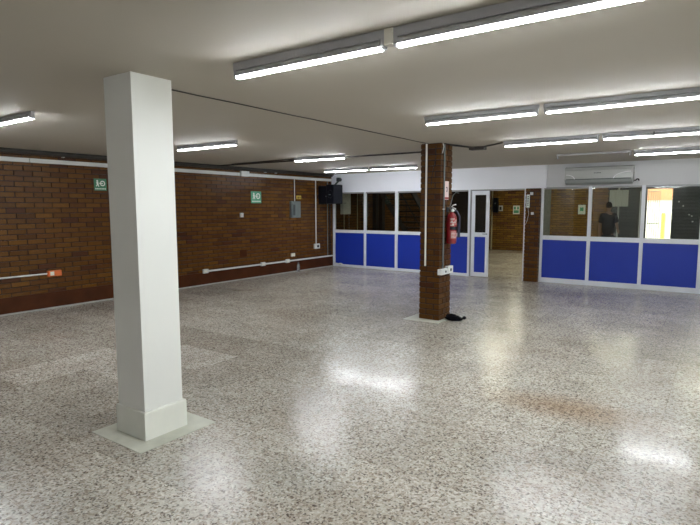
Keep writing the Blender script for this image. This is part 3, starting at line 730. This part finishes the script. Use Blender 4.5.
# end wall of the office: dark shutters with a bright doorway to the street
t_ = struct(MB().box(-3.20, -2.36, YB, YB+.15, 0, H), 'wall_shutter_left', 'shutter_steel')
struct(MB().box(-2.36, -2.08, YB, YB+.15, 0, H), 'wall_shutter_middle', 'black_steel')
struct(MB().box(-2.08, -1.38, YB, YB+.15, 2.16, H), 'wall_over_door', 'black_steel')
struct(MB().box(-1.38, XR, YB, YB+.15, 0, H), 'wall_shutter_right', 'shutter_steel')
struct(MB().box(-2.27, -2.245, YB-.03, YB-.001, .3, 2.1), 'trim_6', 'white_plastic')
t = thing('street_gate', 'open barred gate in the bright street doorway', 'gate', (-2.05, YB+.2, 0))
for k in range(6):
    x = -2.05+k*.055
    part(MB().cyl((x, YB+.2+k*.09, .05), (x, YB+.2+k*.09, 2.10), .009, n=8), 'bar', 'gate_steel', t)
for z in (.06, 1.05, 2.09):
    part(MB().tube([(-2.05, YB+.2, z), (-1.775, YB+.65, z)], .013), 'cross_bar', 'gate_steel', t)
# street
struct(MB().box(-30, 30, YB+.25, 60, -.14, -.02), 'floor_street', 'pavement')
t = thing('street_building', 'sunlit orange and cream building across the street', 'building', (-2.6, 29.2, 0))
part(MB().box(-7, 1.6, 29, 34, -.02, 1.9), 'lower_wall', 'cream_facade', t)
part(MB().box(-7, 1.6, 28.9, 34, 1.9, 6.5), 'upper_wall', 'orange_facade', t)
part(MB().box(-2.45, -2.3, 28.93, 28.99, .0, 1.3), 'door', 'yellow_paint', t)
# small white specks on the dark shutter
for k, (px_, z) in enumerate(((-1.10, 1.60), (-.93, 1.33), (-.86, 1.29), (-.83, 1.12), (-1.22, 1.73))):
    tag(MB().box(px_, px_+.04, YB-.006, YB-.001, z, z+.03).build('shutter_speck', 'sign_white'), 'tiny white specks scattered on the dark shutter beside the bright doorway', 'sticker', 'specks on the shutter')

# ---------------------------------------------------------------- the standing person, seen from behind
def skin_obj(name, verts, edges, radii, mt, parent, origin, levels=2, root=0):
    me = bpy.data.meshes.new(name); me.from_pydata([tuple(Vector(v)) for v in verts], edges, [])
    o = bpy.data.objects.new(name, me); C.objects.link(o)
    me.materials.append(M[mt])
    sk = o.modifiers.new('skin', 'SKIN'); sk.use_smooth_shade = True
    for i, r in enumerate(radii):
        d = me.skin_vertices[0].data[i]; d.radius = r if isinstance(r, tuple) else (r, r); d.use_root = (i == root)
    s = o.modifiers.new('sub', 'SUBSURF'); s.levels = levels; s.render_levels = levels
    o.parent = parent
    return o
P0 = (-2.36, 14.5, 0)
per = thing('person', 'person in black T-shirt and dark trousers seen from behind through the office glass', 'person', P0)
per.scale = (.80, .86, .965)
V = [(0, 0, .98), (0, 0, 1.15), (0, .01, 1.32), (0, 0, 1.45), (0, 0, 1.52), (0, .015, 1.60),          # 0-5 pelvis..skull base
     (-.17, 0, 1.43), (-.24, .02, 1.18), (-.245, .05, .96), (-.24, .07, .90),                            # 6-9 left arm
     (.17, 0, 1.43), (.24, .0, 1.20), (.25, .12, 1.08), (.25, .17, 1.05),                            # 10-13 right arm, bent forward
     (-.09, 0, .90), (-.105, .01, .50), (-.11, -.02, .09), (-.11, .10, .035),                                 # left leg
     (.09, 0, .90), (.105, .01, .50), (.11, -.02, .09), (.11, .10, .035)]
Eg = [(0, 1), (1, 2), (2, 3), (3, 4), (4, 5), (3, 6), (6, 7), (7, 8), (8, 9), (3, 10), (10, 11), (11, 12), (12, 13), (0, 14), (14, 15), (15, 16), (16, 17), (0, 18), (18, 19), (19, 20), (20, 21)]
Rd = [(.15, .11), (.14, .10), (.165, .115), (.12, .09), .055, .05, .062, .045, .032, .028, .062, .045, .032, .028, .085, .06, .045, .035, .085, .06, .045, .035]
skin_obj('body', V, Eg, Rd, 'skin', per, P0)
# T-shirt: torso and short sleeves
V2 = [(0, 0, .88), (0, 0, 1.12), (0, .01, 1.32), (0, 0, 1.44), (0, 0, 1.49), (-.18, 0, 1.425), (-.235, .01, 1.22), (.18, 0, 1.425), (.235, .0, 1.23)]
skin_obj('t_shirt', V2, [(0, 1), (1, 2), (2, 3), (3, 4), (3, 5), (5, 6), (3, 7), (7, 8)], [(.20, .145), (.19, .14), (.205, .145), (.15, .11), .07, .085, .075, .085, .075], 'shirt', per, P0)
V3 = [(0, 0, 1.0), (0, 0, .92), (-.095, 0, .82), (-.105, .01, .50), (-.11, -.015, .10), (.095, 0, .82), (.105, .01, .50), (.11, -.015, .10)]
skin_obj('trousers', V3, [(0, 1), (1, 2), (2, 3), (3, 4), (1, 5), (5, 6), (6, 7)], [(.18, .135), (.18, .135), .105, .08, .068, .105, .08, .068], 'trousers', per, P0)
def lpart(mb, name, mt, smooth=True):
    o = mb.build(name, mt, per, smooth=smooth, origin=(0, 0, 0)); o.location = (0, 0, 0); return o
# head: skull with jaw, nose, ears, eyes and mouth (faces away, +Y, looking slightly down)
mb = MB(); mb.sphere((0, .02, 1.66), .105, (.76, .92, 1.06), 24)
for v in mb.bm.verts:
    if v.co.z < 1.64: v.co.x *= 1-.9*(1.64-v.co.z)*2.2; v.co.y = .02+(v.co.y-.02)*(1-(1.64-v.co.z)*1.2)+.012*(1.64-v.co.z)/.08
mb.sphere((0, .118, 1.645), .016, (.8, 1.2, 1.5), 10)
for sx in (-1, 1): mb.sphere((sx*.080, .02, 1.65), .022, (.35, .8, 1.3), 10)
lpart(mb, 'head', 'skin')
mb = MB()
for sx in (-1, 1): mb.sphere((sx*.03, .105, 1.665), .010, (1.3, .6, .8), 10)
lpart(mb, 'eyes', 'hair')
lpart(MB().sphere((0, .108, 1.605), .018, (1.2, .35, .28), 10), 'mouth', 'red_print')
mb = MB(); mb.sphere((0, .008, 1.682), .110, (.80, .93, .93), 24)
for v in mb.bm.verts:
    if v.co.z < 1.63: v.co.z = 1.63+(v.co.z-1.63)*.3
    if v.co.y > .06 and v.co.z < 1.70: v.co.y = .06
lpart(mb, 'hair', 'hair')
def hand(name, c, down, side):
    mb = MB(); c = Vector(c); d = Vector(down).normalized(); s = Vector(side).normalized(); n = d.cross(s)
    mb.tube([c-d*.01, c+d*.03, c+d*.075], [.026, .036, .034], 10)
    for k, ln in enumerate((.060, .070, .066, .052)):
        b0 = c+d*.075+s*(-.028+k*.0185)
        mb.tube([b0-d*.02, b0+d*ln*.5+n*.006, b0+d*ln+n*.02], [.0095, .0085, .007], 8)
    mb.tube([c+d*.02-s*.02, c+d*.05-s*.045, c+d*.085-s*.05+n*.01], [.013, .011, .008], 8)
    lpart(mb, name, 'skin')
hand('hand', (-.24, .072, .895), (0, .15, -1), (0, 1, 0))
hand('hand', (.25, .175, 1.045), (0, .9, -.35), (0, .35, .9))
for sx in (-1, 1):
    mb = MB().sphere((sx*.11, .05, .04), .05, (1.0, 2.6, .8), 16)
    for v in mb.bm.verts: v.co.z = max(v.co.z, .001)
    lpart(mb, 'shoe', 'shoe')

# ---------------------------------------------------------------- daylight outside
w = bpy.data.worlds.new('World'); scene.world = w; w.use_nodes = True
sky = w.node_tree.nodes.new('ShaderNodeTexSky'); sky.sky_type = 'HOSEK_WILKIE'
sky.sun_direction = (-.4, -.5, .75); sky.turbidity = 4
bg = w.node_tree.nodes['Background']; bg.inputs['Strength'].default_value = 3.4
ov = w.node_tree.nodes.new('ShaderNodeMix'); ov.data_type = 'RGBA'; ov.inputs['Factor'].default_value = .65   # thin overcast
ov.inputs['B'].default_value = (1.0, .97, .90, 1)
w.node_tree.links.new(sky.outputs[0], ov.inputs['A']); w.node_tree.links.new(ov.outputs['Result'], bg.inputs['Color'])
sl = bpy.data.lights.new('sun', 'SUN'); sl.energy = 1.5; sl.angle = .01
so = bpy.data.objects.new('sun', sl); so.rotation_euler = Vector((-.4, -.5, .75)).to_track_quat('Z', 'Y').to_euler(); C.objects.link(so)

# ---------------------------------------------------------------- camera
cd = bpy.data.cameras.new('camera'); cam = bpy.data.objects.new('camera', cd); C.objects.link(cam)
cd.sensor_width = 36; cd.lens = 533.0/700*36; cd.clip_start = .02; cd.clip_end = 200
yaw, p, r = math.radians(-35.05), math.radians(5.945), math.radians(-.10)
f = Vector((math.sin(yaw)*math.cos(p), math.cos(yaw)*math.cos(p), -math.sin(p)))
rt = Vector((math.cos(yaw), -math.sin(yaw), 0)); up = rt.cross(f)
r2 = rt*math.cos(r)+up*math.sin(r); u2 = -rt*math.sin(r)+up*math.cos(r)
cam.matrix_world = Matrix(((r2.x, u2.x, -f.x, 0), (r2.y, u2.y, -f.y, 0), (r2.z, u2.z, -f.z, 1.6), (0, 0, 0, 1)))
scene.camera = cam
vs = scene.view_settings
scene.display_settings.display_device = 'sRGB'
vs.view_transform = 'Standard'; vs.look = 'None'; vs.gamma = 1; vs.use_curve_mapping = False
vs.exposure = 2.0
